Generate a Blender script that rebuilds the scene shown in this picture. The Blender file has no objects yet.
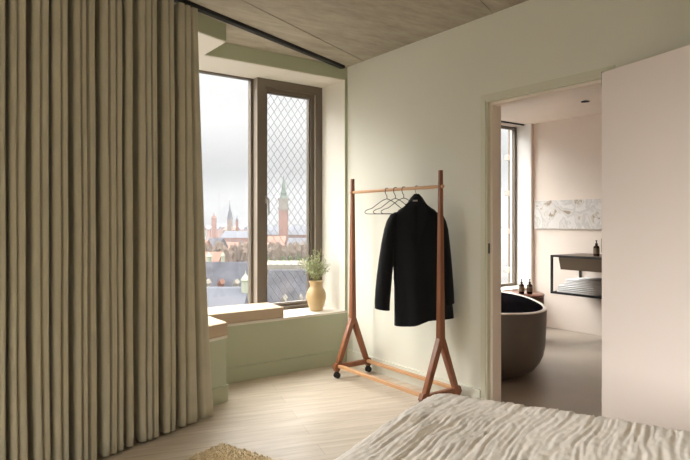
import bpy, bmesh, math, random
from mathutils import Vector, noise, Matrix
random.seed(7)
PI = math.pi
sc = bpy.context.scene
C = sc.collection

# ------------------------------------------------------------ camera
cam = bpy.data.cameras.new('camera')
cam.sensor_width = 36.0
cam.lens = 569.0 / 690.0 * 36.0
cam.shift_y = -9.0 / 690.0
cam.clip_end = 3000
camo = bpy.data.objects.new('camera', cam)
camo.location = (-3.08, -4.23, 1.30)
camo.rotation_euler = (PI / 2, 0, -math.atan2(.589, .808))
C.objects.link(camo)
sc.camera = camo

# ------------------------------------------------------------ view
sc.view_settings.view_transform = 'Standard'
sc.view_settings.look = 'None'
sc.view_settings.exposure = 0.16
sc.view_settings.gamma = 1.0
sc.view_settings.use_curve_mapping = False
sc.cycles.max_bounces = 14
sc.cycles.diffuse_bounces = 9
sc.cycles.transparent_max_bounces = 16
sc.cycles.sample_clamp_indirect = 6.0
sc.cycles.use_denoising = True

# ------------------------------------------------------------ sky (overcast, brighter overhead)
w = bpy.data.worlds.new('overcast_sky'); sc.world = w; w.use_nodes = True
nt = w.node_tree; nt.nodes.clear()
tc = nt.nodes.new('ShaderNodeTexCoord'); sx = nt.nodes.new('ShaderNodeSeparateXYZ')
rp = nt.nodes.new('ShaderNodeValToRGB'); bg = nt.nodes.new('ShaderNodeBackground'); ou = nt.nodes.new('ShaderNodeOutputWorld')
nt.links.new(tc.outputs['Generated'], sx.inputs[0]); nt.links.new(sx.outputs['Z'], rp.inputs[0])
nt.links.new(rp.outputs[0], bg.inputs[0]); nt.links.new(bg.outputs[0], ou.inputs[0])
SKY = 18.0
els = rp.color_ramp.elements
els[0].position = 0.0; els[0].color = (.018, .0183, .019, 1)
els[1].position = 1.0; els[1].color = (1.0, .985, .96, 1)
for p, c in ((.085, (.025, .0252, .0258, 1)), (.17, (.048, .048, .0482, 1)), (.262, (.050, .050, .0502, 1)), (.34, (.46, .456, .45, 1)), (.6, (.66, .654, .643, 1))):
    e = els.new(p); e.color = c
bg.inputs[1].default_value = SKY

# low hazy winter sun, softened by cloud, entering by unseen windows added on the left of the room
sl = bpy.data.lights.new('hazy_sun', 'SUN'); sl.energy = 3.2; sl.angle = math.radians(22); sl.color = (1.0, .955, .91)
so_ = bpy.data.objects.new('hazy_sun', sl); so_.rotation_euler = Vector((-1, .03, .22)).to_track_quat('Z', 'Y').to_euler(); so_.location = (-12, 0, 5); C.objects.link(so_)

# daylight portals: they only guide sampling of the sky through the window openings
def portal(loc, sx_, sy_, rot):
    l = bpy.data.lights.new('window_portal', 'AREA'); l.shape = 'RECTANGLE'; l.size = sx_; l.size_y = sy_
    l.cycles.is_portal = True
    o = bpy.data.objects.new('window_portal', l); o.location = loc; o.rotation_euler = rot; C.objects.link(o)
DA = math.atan2(.351, .936)          # heading of the slanted facade
portal((-.86, .62, 1.54), 1.7, 2.2, (-PI/2, 0, 0))
portal((-4.05 + .05, -.43, 1.54), 4.8, 2.2, (-PI/2, 0, DA))
portal((1.9, .62, 1.5), 2.3, 2.1, (-PI/2, 0, 0))
portal((-6.2, -3.9, 1.54), 3.2, 2.2, (PI/2, 0, -PI/2))

# ------------------------------------------------------------ materials
def mat(name, col, rough=.6, metal=0, bump=0, bscale=20, var=0, vscale=3, stretch=(1,1,1), spec=.5, col2=None, detail=4, trans=0, coords='Object', sheen=0, bdist=.01):
    m = bpy.data.materials.new(name); m.use_nodes = True
    t = m.node_tree; b = t.nodes['Principled BSDF']
    b.inputs['Base Color'].default_value = (*col, 1); b.inputs['Roughness'].default_value = rough
    b.inputs['Metallic'].default_value = metal; b.inputs['Specular IOR Level'].default_value = spec
    if sheen: b.inputs['Sheen Weight'].default_value = sheen
    if var or bump or col2:
        tc = t.nodes.new('ShaderNodeTexCoord'); mp = t.nodes.new('ShaderNodeMapping'); mp.inputs['Scale'].default_value = stretch
        t.links.new(tc.outputs[coords], mp.inputs[0])
    if var or col2:
        n = t.nodes.new('ShaderNodeTexNoise'); n.inputs['Scale'].default_value = vscale; n.inputs['Detail'].default_value = detail
        t.links.new(mp.outputs[0], n.inputs['Vector'])
        r = t.nodes.new('ShaderNodeValToRGB'); r.color_ramp.elements[0].position = .3; r.color_ramp.elements[1].position = .7
        c2 = col2 or tuple(min(1, c*(1+var)) for c in col); c1 = col if col2 else tuple(c*(1-var) for c in col)
        r.color_ramp.elements[0].color = (*c1, 1); r.color_ramp.elements[1].color = (*c2, 1)
        t.links.new(n.outputs['Fac'], r.inputs[0]); t.links.new(r.outputs[0], b.inputs['Base Color'])
    if bump:
        n2 = t.nodes.new('ShaderNodeTexNoise'); n2.inputs['Scale'].default_value = bscale; n2.inputs['Detail'].default_value = 5
        t.links.new(mp.outputs[0], n2.inputs['Vector'])
        bp = t.nodes.new('ShaderNodeBump'); bp.inputs['Strength'].default_value = bump; bp.inputs['Distance'].default_value = bdist
        t.links.new(n2.outputs['Fac'], bp.inputs['Height']); t.links.new(bp.outputs[0], b.inputs['Normal'])
    return m

def glass_mat():
    m = bpy.data.materials.new('window_glass'); m.use_nodes = True
    t = m.node_tree; t.nodes.clear()
    o = t.nodes.new('ShaderNodeOutputMaterial'); mx = t.nodes.new('ShaderNodeMixShader')
    tr = t.nodes.new('ShaderNodeBsdfTransparent'); gl = t.nodes.new('ShaderNodeBsdfGlossy'); gl.inputs['Roughness'].default_value = .01
    tr.inputs[0].default_value = (.97, .975, .97, 1)
    lw = t.nodes.new('ShaderNodeLayerWeight'); lw.inputs[0].default_value = .5
    pw = t.nodes.new('ShaderNodeMath'); pw.operation = 'POWER'; pw.inputs[1].default_value = 4.5; t.links.new(lw.outputs['Facing'], pw.inputs[0])
    fr = t.nodes.new('ShaderNodeMath'); fr.operation = 'MULTIPLY_ADD'; fr.inputs[1].default_value = .5; fr.inputs[2].default_value = .03; t.links.new(pw.outputs[0], fr.inputs[0])
    t.links.new(fr.outputs[0], mx.inputs[0]); t.links.new(tr.outputs[0], mx.inputs[1]); t.links.new(gl.outputs[0], mx.inputs[2])
    t.links.new(mx.outputs[0], o.inputs[0]); return m

def concrete_ceiling():
    m = mat('ceiling_concrete', (.30, .262, .205), .75)
    t = m.node_tree; b = t.nodes['Principled BSDF']
    tc = t.nodes.new('ShaderNodeTexCoord')
    def nz(scale, st, rot=0, det=6, rough=.6):
        mp = t.nodes.new('ShaderNodeMapping'); mp.inputs['Scale'].default_value = st; mp.inputs['Rotation'].default_value = (0, 0, rot)
        n = t.nodes.new('ShaderNodeTexNoise'); n.inputs['Scale'].default_value = scale; n.inputs['Detail'].default_value = det; n.inputs['Roughness'].default_value = rough
        t.links.new(tc.outputs['Object'], mp.inputs[0]); t.links.new(mp.outputs[0], n.inputs['Vector']); return n
    n1 = nz(2.2, (1, 4, 1), .5); n2 = nz(9, (1, 3, 1), .5, 5); n3 = nz(1.0, (1, 1, 1))
    mx = t.nodes.new('ShaderNodeMix'); mx.data_type = 'FLOAT'; mx.inputs[0].default_value = .45
    t.links.new(n1.outputs['Fac'], mx.inputs[2]); t.links.new(n2.outputs['Fac'], mx.inputs[3])
    mx2 = t.nodes.new('ShaderNodeMix'); mx2.data_type = 'FLOAT'; mx2.inputs[0].default_value = .35
    t.links.new(mx.outputs[0], mx2.inputs[2]); t.links.new(n3.outputs['Fac'], mx2.inputs[3])
    r = t.nodes.new('ShaderNodeValToRGB'); r.color_ramp.elements[0].position = .36; r.color_ramp.elements[1].position = .64
    r.color_ramp.elements[0].color = (.26, .225, .17, 1); r.color_ramp.elements[1].color = (.47, .425, .345, 1)
    t.links.new(mx2.outputs[0], r.inputs[0]); t.links.new(r.outputs[0], b.inputs['Base Color'])
    bp = t.nodes.new('ShaderNodeBump'); bp.inputs['Strength'].default_value = .25; bp.inputs['Distance'].default_value = .01
    t.links.new(n2.outputs['Fac'], bp.inputs['Height']); t.links.new(bp.outputs[0], b.inputs['Normal'])
    return m

def plank_mat():
    m = mat('oak_planks', (.6, .5, .38), .42, spec=.35)
    t = m.node_tree; b = t.nodes['Principled BSDF']
    tc = t.nodes.new('ShaderNodeTexCoord'); mp = t.nodes.new('ShaderNodeMapping')
    mp.inputs['Rotation'].default_value = (0, 0, math.radians(17))
    t.links.new(tc.outputs['Object'], mp.inputs[0])
    br = t.nodes.new('ShaderNodeTexBrick')
    br.inputs['Scale'].default_value = 1; br.inputs['Brick Width'].default_value = 2.1; br.inputs['Row Height'].default_value = .16
    br.inputs['Mortar Size'].default_value = .0012; br.inputs['Mortar Smooth'].default_value = .3; br.offset = .37
    br.inputs['Color1'].default_value = (.635, .545, .44, 1); br.inputs['Color2'].default_value = (.70, .61, .505, 1); br.inputs['Mortar'].default_value = (.40, .31, .21, 1)
    t.links.new(mp.outputs[0], br.inputs['Vector'])
    m2 = t.nodes.new('ShaderNodeMapping'); m2.inputs['Scale'].default_value = (1.2, 16, 1); t.links.new(mp.outputs[0], m2.inputs[0])
    n = t.nodes.new('ShaderNodeTexNoise'); n.inputs['Scale'].default_value = 1.6; n.inputs['Detail'].default_value = 7; n.inputs['Roughness'].default_value = .62; n.inputs['Distortion'].default_value = .6
    t.links.new(m2.outputs[0], n.inputs['Vector'])
    r = t.nodes.new('ShaderNodeValToRGB'); r.color_ramp.elements[0].position = .3; r.color_ramp.elements[1].position = .68
    r.color_ramp.elements[0].color = (.70, .66, .60, 1); r.color_ramp.elements[1].color = (1, 1, 1, 1)
    t.links.new(n.outputs['Fac'], r.inputs[0])
    mx = t.nodes.new('ShaderNodeMix'); mx.data_type = 'RGBA'; mx.blend_type = 'MULTIPLY'; mx.inputs[0].default_value = 1
    t.links.new(br.outputs['Color'], mx.inputs[6]); t.links.new(r.outputs[0], mx.inputs[7]); t.links.new(mx.outputs[2], b.inputs['Base Color'])
    return m

def marble_mat():
    m = mat('veined_marble', (.8, .78, .75), .2)
    t = m.node_tree; b = t.nodes['Principled BSDF']
    tc = t.nodes.new('ShaderNodeTexCoord')
    n = t.nodes.new('ShaderNodeTexNoise'); n.inputs['Scale'].default_value = 4.5; n.inputs['Detail'].default_value = 7; n.inputs['Distortion'].default_value = 1.4
    t.links.new(tc.outputs['Object'], n.inputs['Vector'])
    r = t.nodes.new('ShaderNodeValToRGB'); e = r.color_ramp.elements
    e[0].position = .0; e[0].color = (.70, .66, .62, 1); e[1].position = 1; e[1].color = (.70, .66, .62, 1)
    for p, c in ((.37, (.36, .29, .22, 1)), (.40, (.56, .50, .43, 1)), (.43, (.72, .69, .66, 1)), (.52, (.58, .55, .52, 1)), (.56, (.74, .71, .68, 1))):
        q = e.new(p); q.color = c
    t.links.new(n.outputs['Fac'], r.inputs[0]); t.links.new(r.outputs[0], b.inputs['Base Color'])
    return m

def wood_mat(name, c1, c2, axis='Z'):
    st = {'Z': (26, 26, 1.6), 'Y': (26, 1.6, 26)}[axis]
    return mat(name, c1, .38, col2=c2, vscale=1.5, stretch=st, detail=5)

M = dict(
    wall=mat('sage_wall_paint', (.725, .714, .617), .55, bump=.04, bscale=60),
    wallg=mat('deep_sage_green', (.46, .49, .355), .5, bump=.03, bscale=50),  # darker and greener than the wall tone
    trimg=mat('sage_trim_paint', (.64, .63, .51), .42),
    reveal=mat('sage_paint_lit_reveal', (.78, .745, .665), .45),  # same sage as the walls, lightened to paint in daylight on the reveals
    whitepaint=mat('white_reveal_paint', (.84, .83, .80), .5),
    pink=mat('blush_plaster', (.78, .69, .61), .7, var=.05, vscale=1.5, bump=.08, bscale=12),
    pinkdoor=mat('blush_door_paint', (.82, .73, .69), .5, bump=.02, bscale=40),
    ceil=concrete_ceiling(), floor=plank_mat(),
    bathfloor=mat('brown_grey_stone', (.31, .26, .205), .38, col2=(.39, .33, .27), vscale=1.4, bump=.08, bscale=6),
    black=mat('black_metal', (.012, .011, .011), .45, metal=.2),
    track=mat('black_track', (.006, .006, .006), .6),
    bronze=mat('bronze_window_metal', (.155, .127, .098), .45, metal=.2),
    bronzel=mat('pale_bracket_lit_edge', (.34, .29, .24), .45, metal=.05),  # own pale tone on the rail brackets, painted light on window frame sides
    screenwire=mat('grey_screen_wire', (.07, .068, .065), .7, metal=.1),
    chrome=mat('brushed_steel', (.34, .32, .29), .3, metal=.9),
    glass=glass_mat(),
    curtain=mat('olive_linen', (.48, .45, .345), .85, bump=.15, bscale=220, var=.05, vscale=8, sheen=.25, spec=.2),
    cushion_top=mat('cream_cushion_fabric', (.52, .41, .305), .85, bump=.15, bscale=260, spec=.2),
    wood=wood_mat('reddish_teak', (.205, .066, .028), (.31, .115, .047)),
    woody=wood_mat('light_teak', (.52, .27, .125), (.64, .37, .19), 'Y'),
    wire=mat('dark_wire', (.03, .024, .02), .4, metal=.6),
    coat=mat('black_wool', (.011, .012, .0145), .9, bump=.25, bscale=180, sheen=.12, spec=.15),
    label=mat('pale_label_cloth', (.5, .5, .5), .8),
    rubber=mat('black_rubber', (.012, .012, .012), .6),
    vase=mat('ochre_glaze', (.48, .335, .165), .28, var=.08, vscale=9),
    leaf=mat('grey_green_leaf', (.33, .39, .20), .6, col2=(.58, .61, .40), vscale=30),
    stem=mat('olive_stem', (.25, .24, .10), .7),
    quilt=mat('oat_muslin', (.86, .80, .725), .9, bump=.3, bscale=170, bdist=.004, spec=.15, sheen=.2),
    mattress=mat('white_mattress', (.75, .72, .68), .9),
    bedbase=mat('beige_upholstery', (.45, .38, .30), .9, bump=.2, bscale=150),
    rug=mat('tan_shag', (.60, .47, .29), .95, col2=(.82, .67, .44), vscale=60, spec=.1),
    tub=mat('umber_stone_composite', (.135, .108, .088), .40, var=.06, vscale=6),
    tubin=mat('dark_plum_glaze', (.007, .006, .007), .9, spec=0),
    tubrim=mat('pale_rim_glaze', (.74, .66, .58), .35),
    redwood=mat('red_brown_lacquer', (.17, .055, .030), .3, var=.15, vscale=5),
    amber=mat('amber_bottle', (.04, .018, .010), .2),
    paper=mat('cream_paper', (.22, .16, .11), .6),
    basin=mat('dark_bronze_basin', (.125, .088, .055), .4, metal=.3),
    towel=mat('white_towel', (.80, .79, .79), .95, bump=.5, bscale=300, bdist=.003, spec=.1),
    marble=marble_mat(),
    slate=mat('slate_roof', (.033, .033, .038), .95, spec=.03, var=.28, vscale=.6),
    slate2=mat('pale_lead_roof', (0.049, 0.051, 0.059), .95, spec=.03, var=.12, vscale=.3),
    brick=mat('red_brick_facade', (.105, .052, .040), .95, spec=.03, var=.18, vscale=.2),
    brick2=mat('pale_brick_facade', (0.082, 0.057, 0.043), .95, spec=.03, var=.15, vscale=.2),
    stone=mat('pale_stone_facade', (0.113, 0.103, 0.088), .95, spec=.03, var=.1, vscale=.3),
    tile=mat('orange_tile_roof', (.095, .052, .040), .95, spec=.03, var=.15, vscale=.5),
    copper=mat('verdigris_copper', (0.054, 0.070, 0.057), .95, spec=.03),
    copperl=mat('pale_green_copper', (.15, .16, .125), .95, spec=.03),
    bark=mat('bare_twigs', (0.065, 0.049, 0.039), .95, spec=.03, var=.3, vscale=1.5),
    conifer=mat('park_foliage', (0.043, 0.051, 0.028), .95, spec=.03, var=.3, vscale=1.5),
    ground=mat('city_ground', (0.062, 0.059, 0.057), .95, spec=.03, var=.2, vscale=.05),
    windowdark=mat('dark_panes', (.03, .035, .04), .3),
)

# ------------------------------------------------------------ mesh helpers
class MB:
    def __init__(s): s.bm = bmesh.new()
    def box(s, x0, x1, y0, y1, z0, z1, mx=None, bev=0):
        b = bmesh.new()
        bmesh.ops.create_cube(b, size=1, matrix=Matrix.Translation(((x0+x1)/2, (y0+y1)/2, (z0+z1)/2)) @ Matrix.Diagonal((abs(x1-x0), abs(y1-y0), abs(z1-z0), 1)))
        if bev: bmesh.ops.bevel(b, geom=b.edges[:], offset=bev, segments=2, affect='EDGES', profile=.6)
        if mx: b.transform(mx)
        s.merge(b); return s
    def merge(s, b):
        me = bpy.data.meshes.new('t'); b.to_mesh(me); b.free(); s.bm.from_mesh(me); bpy.data.meshes.remove(me)
    def prism(s, pts, z0, z1, bev=0):
        b = bmesh.new()
        f = b.faces.new([b.verts.new((x, y, z0)) for x, y in pts])
        r = bmesh.ops.extrude_face_region(b, geom=[f])
        bmesh.ops.translate(b, verts=[v for v in r['geom'] if isinstance(v, bmesh.types.BMVert)], vec=(0, 0, z1-z0))
        bmesh.ops.recalc_face_normals(b, faces=b.faces[:])
        if bev: bmesh.ops.bevel(b, geom=b.edges[:], offset=bev, segments=3, affect='EDGES', profile=.6)
        s.merge(b); return s
    def loft(s, rings, closed=True, caps=True):
        vs = [[s.bm.verts.new(p) for p in r] for r in rings]
        n = len(rings[0])
        for a, b in zip(vs, vs[1:]):
            for i in range(n if closed else n-1):
                j = (i+1) % n
                try: s.bm.faces.new((a[i], a[j], b[j], b[i]))
                except ValueError: pass
        if caps and closed:
            s.bm.faces.new(vs[0][::-1]); s.bm.faces.new(vs[-1])
        return s
    def tube(s, pts, r, n=8, caps=True):
        pts = [Vector(p) for p in pts]; rs = r if isinstance(r, (list, tuple)) else [r]*len(pts)
        rings = []; up = None
        for i, p in enumerate(pts):
            d = (pts[min(i+1, len(pts)-1)] - pts[max(i-1, 0)]).normalized()
            if up is None:
                up = Vector((0, 0, 1)) if abs(d.z) < .9 else Vector((1, 0, 0))
            a = d.cross(up).normalized(); b = a.cross(d).normalized(); up = b
            rings.append([p + (a*math.cos(2*PI*k/n) + b*math.sin(2*PI*k/n))*rs[i] for k in range(n)])
        return s.loft(rings, True, caps)
    def lathe(s, prof, c=(0, 0, 0), n=32, caps=False):
        rings = [[(c[0]+r*math.cos(2*PI*k/n), c[1]+r*math.sin(2*PI*k/n), c[2]+z) for k in range(n)] for r, z in prof]
        return s.loft(rings, True, caps)
    def bar(s, p, q, w0, d0, w1=None, d1=None, side=(0, 1, 0), bev=0):
        w1 = w1 or w0; d1 = d1 or d0
        p, q = Vector(p), Vector(q); d = (q-p).normalized(); a = Vector(side); a = (a - d*a.dot(d)).normalized(); b = d.cross(a)
        rr = []
        for c, w_, dd in ((p, w0, d0), (q, w1, d1)):
            rr.append([c + a*(w_/2*i) + b*(dd/2*j) for i, j in ((-1, -1), (1, -1), (1, 1), (-1, 1))])
        t = bmesh.new(); v = [[t.verts.new(x) for x in r] for r in rr]
        for i in range(4): t.faces.new((v[0][i], v[0][(i+1) % 4], v[1][(i+1) % 4], v[1][i]))
        t.faces.new(v[0][::-1]); t.faces.new(v[1])
        bmesh.ops.recalc_face_normals(t, faces=t.faces[:])
        if bev: bmesh.ops.bevel(t, geom=t.edges[:], offset=bev, segments=2, affect='EDGES', profile=.6)
        s.merge(t); return s
    def build(s, name, m, parent=None, smooth=False, angle=40, **props):
        me = bpy.data.meshes.new(name)
        bmesh.ops.recalc_face_normals(s.bm, faces=s.bm.faces[:])
        s.bm.to_mesh(me); s.bm.free()
        me.materials.append(M[m])
        if smooth:
            for p in me.polygons: p.use_smooth = True
            if angle < 180: me.set_sharp_from_angle(angle=math.radians(angle))
        o = bpy.data.objects.new(name, me); C.objects.link(o)
        if parent:
            o.parent = parent
            o.matrix_parent_inverse = Matrix.Translation(parent.location).inverted() if parent.parent is None else Matrix.Translation(parent.location).inverted()
        for k, v in props.items(): o[k] = v
        return o

def empty(name, loc=(0, 0, 0), label=None, cat=None, group=None, kind=None):
    o = bpy.data.objects.new(name, None); o.location = loc; o.empty_display_size = .1; C.objects.link(o)
    return tag(o, label, cat, group, kind)
def tag(o, label=None, cat=None, group=None, kind=None):
    if label: o['label'] = label
    if cat: o['category'] = cat
    if group: o['group'] = group
    if kind: o['kind'] = kind
    return o
S = dict(kind='structure')
def at(o, loc):     # give a single mesh an origin at its base without moving it
    v = Vector(loc); o.data.transform(Matrix.Translation(-v)); o.location = v; return o

WX = .03                     # face of the door wall
H = 2.72
ed = Vector((-.936, -.351))  # along the slanted facade
def dg(s, off=0):            # point on a line through the origin, off = distance into the room
    n = Vector((.351, -.936)); p = ed*s + n*off; return (p.x, p.y)
def diag_y(x, x0, y0): return y0 + (x-x0)*.375

# ============================================================ STRUCTURE
XL, YB = -6.0, -6.2
MB().prism([(WX, YB), (WX, .8), (-1.7, .8), (XL-.3, -.9), (XL-.3, YB)], -.12, 0).build('floor', 'floor', **S)
ce = MB().prism([(WX+.1, YB), (WX+.1, .5), (-1.7, .5), (XL-.3, -1.2), (XL-.3, YB)], H, H+.2).build('ceiling', 'ceil', **S)
# shuttering seams in the concrete, thin recess-like ridges
MB().bar((-4.2, -2.05, H), (WX, -.25, H), .009, .004, side=(0, 0, 1)).build('trim_1', 'ceil', **S)
MB().bar((-5.2, -3.87, H), (WX, -1.68, H), .009, .004, side=(0, 0, 1)).build('trim_2', 'ceil', **S)
# door wall
DY0, DY1, DH = -1.62, -2.50, 2.133
wr = MB(); wr.box(WX, WX+.09, DY0, .0, 0, H); wr.box(WX, WX+.09, YB, DY1-.02, 0, H); wr.box(WX, WX+.09, DY1-.02, DY0, DH, H)
wr.build('wall_right', 'wall', **S)
wb = MB(); wb.box(WX+.09, WX+.12, DY0, .5, 0, H); wb.box(WX+.09, WX+.12, YB, DY1-.02, 0, H); wb.box(WX+.09, WX+.12, DY1-.02, DY0, DH, H)
wb.build('wall_bathroom_near', 'pink', **S)
MB().box(XL, WX+.12, YB-.1, YB, 0, H).build('wall_back', 'wall', **S)
yl = diag_y(XL, -1.35, -.4)
q = MB(); q.box(XL-.1, XL, YB, yl, 0, .475); q.box(XL-.1, XL, YB, yl, 2.6, H); q.box(XL-.1, XL, YB, -5.6, .475, 2.6); q.box(XL-.1, XL, -2.2, yl, .475, 2.6)
q.build('wall_left', 'wall', **S)
# window wall: low plinth, bulkhead, reveal pier
GY = .37
front = [(WX, 0), (-1.35, 0), (-1.35, -.40), (XL, yl)]
def gdiag(x): return GY + (x+1.7)*.375
poly = front + [(XL, gdiag(XL)+.1), (-1.7, GY+.1), (WX, GY+.1)]
MB().prism(poly, 0, .455).build('wall_window', 'wallg', **S)
MB().prism(poly, 2.60, H+.1).build('wall_window_head', 'wallg', **S)
so = [(0, .004), (-1.353, .004), (-1.353, -.394), (XL, yl+.006), (XL, gdiag(XL)+.1), (-1.7, GY+.1), (0, GY+.1)]
MB().prism(so, 2.594, 2.602).build('ceiling_window_recess', 'reveal', **S)
sill = [(WX, -.006), (-1.344, -.006), (-1.344, -.407), (XL, yl-.007), (XL, gdiag(XL)+.1), (-1.7, GY+.1), (WX, GY+.1)]
MB().prism(sill, .455, .475, bev=.003).build('trim_3', 'reveal', **S)
MB().box(0, WX, 0.0, GY+.12, .475, 2.60).build('wall_window_pier', 'reveal', **S)
MB().box(.001, WX+.09, -.002, .0005, .475, 2.62).build('trim_4', 'wallg', **S)
MB().box(XL-.1, XL, yl-.01, gdiag(XL)+.1, .475, 2.6).build('wall_window_end', 'reveal', **S)
# baseboards
MB().prism([(WX-.014, -.012), (-1.337, -.012), (-1.337, -.407), (-1.35, -.418), (XL, yl-.014), (XL, yl+.01), (-1.35, -.39), (-1.35, 0.01), (WX-.014, 0.01)], 0, .12, bev=.002).build('baseboard_window', 'wallg', **S)
bb = MB(); bb.box(WX-.014, WX, -1.577, -.012, 0, .12); bb.box(WX-.014, WX, YB, DY1-.06, 0, .12, bev=.002)
bb.build('baseboard_right', 'wall', **S)
MB().box(XL, XL+.014, YB, yl, 0, .12).build('baseboard_left', 'trimg', **S)
MB().box(XL, WX, YB, YB+.014, 0, .12).build('baseboard_back', 'trimg', **S)
# curtain track in the ceiling
a, b_ = dg(.03), dg(6.2)
trk = MB().bar((*a, H-.012), (*b_, H-.012), .045, .026, side=(.351, -.936, 0))
trk.build('curtain_track', 'track', label='black curtain track crossing the concrete ceiling to the wall corner', category='curtain track')

# windows ------------------------------------------------------
def frame_rect(mb, x0, x1, z0, z1, y0, y1, w_, wb_=None, wt=None, mx=None):
    wb_ = wb_ or w_; wt = wt or w_
    mb.box(x0, x0+w_, y0, y1, z0, z1, mx); mb.box(x1-w_, x1, y0, y1, z0, z1, mx)
    mb.box(x0+w_, x1-w_, y0, y1, z0, z0+wb_, mx); mb.box(x0+w_, x1-w_, y0, y1, z1-wt, z1, mx)
w1 = empty('window_1', (-.85, GY, .475), kind='structure')
f = MB(); frame_rect(f, -.70, 0, .475, 2.594, GY, GY+.10, .075, .03, .075)
f.build('casement_frame', 'bronze', w1)
f = MB(); frame_rect(f, -.628, -.075, .505, 2.52, GY+.03, GY+.09, .038, .022, .03)
sash = f.build('casement_sash', 'bronze', w1)
f = MB(); frame_rect(f, -.592, -.112, .526, 2.492, GY+.045, GY+.088, .014, .010, .014); f.build('glazing_bead', 'bronze', sash)
MB().box(-.58, -.125, GY+.066, GY+.074, .53, 2.485).build('pane', 'glass', sash)
h = MB(); h.box(-.618, -.598, GY+.012, GY+.031, 1.46, 1.53, bev=.003); h.tube([(-.608, GY+.015, 1.50), (-.608, GY-.03, 1.50)], .008); h.tube([(-.608, GY-.03, 1.505), (-.604, GY-.03, 1.44), (-.60, GY-.03, 1.36)], [.009, .008, .007])
h.build('window_handle', 'chrome', sash, smooth=True)
f = MB(); frame_rect(f, -1.72, -.70, .475, 2.594, GY+.075, GY+.13, .03, .03, .012)
f.build('fixed_frame', 'bronze', w1)
MB().box(-.078, -.075, GY+.001, GY+.029, .51, 2.515).build('lit_frame_edge', 'bronzel', w1)  # pale strip paints the light falling on the frame's inner side
MB().box(-.703, -.70, GY+.002, GY+.085, .48, 2.59).build('lit_mullion_side', 'bronzel', w1)  # pale strip paints the light on the mullion's left side
MB().box(-1.69, -.73, GY+.10, GY+.108, .505, 2.582).build('pane', 'glass', w1)
w2 = empty('window_2', (-1.75, GY-.02, .475), kind='structure')
Lw = (XL+1.7)/-.936
mx = Matrix.Translation((-1.7, GY, 0)) @ Matrix.Rotation(DA, 4, 'Z')
nb = 4
for i in range(nb):
    x1 = -.02-i*(Lw-.02)/nb; x0 = -.02-(i+1)*(Lw-.02)/nb
    f = MB(); frame_rect(f, x0, x1, .475, 2.594, 0, .10, .05, .04, .05, mx); f.build('window_frame', 'bronze', w2)
    MB().box(x0+.05, x1-.05, .06, .068, .515, 2.544, mx).build('pane', 'glass', w2)

w4 = empty('window_added', (XL-.05, -3.9, .475), kind='structure')  # unseen window, added to let sunlight reach the door wall and bed
f = MB()
for y in (-5.6, -4.48, -3.36, -2.25): f.box(XL-.08, XL-.02, y, y+.05, .475, 2.6)
for z in (.475, 2.55): f.box(XL-.08, XL-.02, -5.6, -2.2, z, z+.05)
f.build('window_frame', 'bronze', w4); MB().box(XL-.054, XL-.046, -5.55, -2.25, .525, 2.55).build('pane', 'glass', w4)

# diamond wire screen outside the casement
d = MB(); sw, sh = .0775, .103; x0, x1, z0, z1 = -.56, .10, .46, 2.62
n_ = int((x1-x0)/sw*2)+1; Y = GY+.30
for i in range(n_):
    xb = x0 + i*sw/2
    for sgn in ((1,) if i % 2 else (-1,)):
        pts = []
        k = 0; z = z0
        while z <= z1+.001:
            off = (sw/4)*(1 if k % 2 == 0 else -1)*sgn
            pts.append((xb+off+ (sw/4), Y+.003*sgn, z)); z += sh/2; k += 1
        sm = []
        for p, q in zip(pts, pts[1:]):
            for t_ in (0, .33, .67):
                e = t_; sm.append((p[0]+(q[0]-p[0])*e, p[1], p[2]+(q[2]-p[2])*e))
        sm.append(pts[-1]); d.tube(sm, .0023, 4, caps=False)
frame_rect(d, x0-.02, x1+.02, z0-.03, z1+.03, Y-.01, Y+.01, .015)
for x_ in (x0-.01, x1-.1):
    for z_ in (.40, 2.64): d.box(x_, x_+.02, GY+.09, Y, z_+.01, z_+.03)
tag(d.build('wire_screen', 'screenwire'), 'tall diamond wire safety screen fixed outside the narrow casement window', 'safety screen')

# door ---------------------------------------------------------
d1 = empty('door_1', (WX, DY0, 0), kind='structure')
f = MB(); t_ = .042
f.box(WX-.006, WX, DY0, DY0+t_, 0, DH+t_, bev=.001); f.box(WX-.006, WX, DY1-t_, DY1, 0, DH+t_, bev=.001); f.box(WX-.006, WX, DY1, DY0, DH, DH+t_, bev=.001)
f.build('door_trim', 'trimg', d1)
f = MB(); f.box(WX, WX+.035, DY0-.012, DY0, 0, DH); f.box(WX, WX+.035, DY1-.02, DY1+.012, 0, DH); f.box(WX, WX+.035, DY1+.012, DY0-.012, DH-.012, DH)
f.build('door_rebate', 'trimg', d1)
f = MB(); f.box(WX+.035, WX+.125, DY0-.03, DY0, 0, DH); f.box(WX+.035, WX+.125, DY1-.02, DY1+.03, 0, DH); f.box(WX+.035, WX+.125, DY1+.03, DY0-.03, DH-.03, DH)
f.build('door_lining', 'pink', d1)
MB().box(WX+.010, WX+.026, DY0-.0135, DY0-.012, 1.075, 1.145).build('strike_plate', 'black', d1)
dd = Vector((-.27, -.963)).normalized(); ang = math.atan2(dd.y, dd.x)
mxd = Matrix.Translation((WX-.045, -2.487, 0)) @ Matrix.Rotation(ang, 4, 'Z')
MB().box(0, .86, 0, .045, .008, 2.138, mxd, bev=.0015).build('door_panel', 'pinkdoor', d1)
for z in (.30, 1.15, 2.10):
    MB().tube([(WX-.012, -2.473, z-.03), (WX-.012, -2.473, z+.05)], .007, 10).build('hinge', 'chrome', d1)

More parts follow.
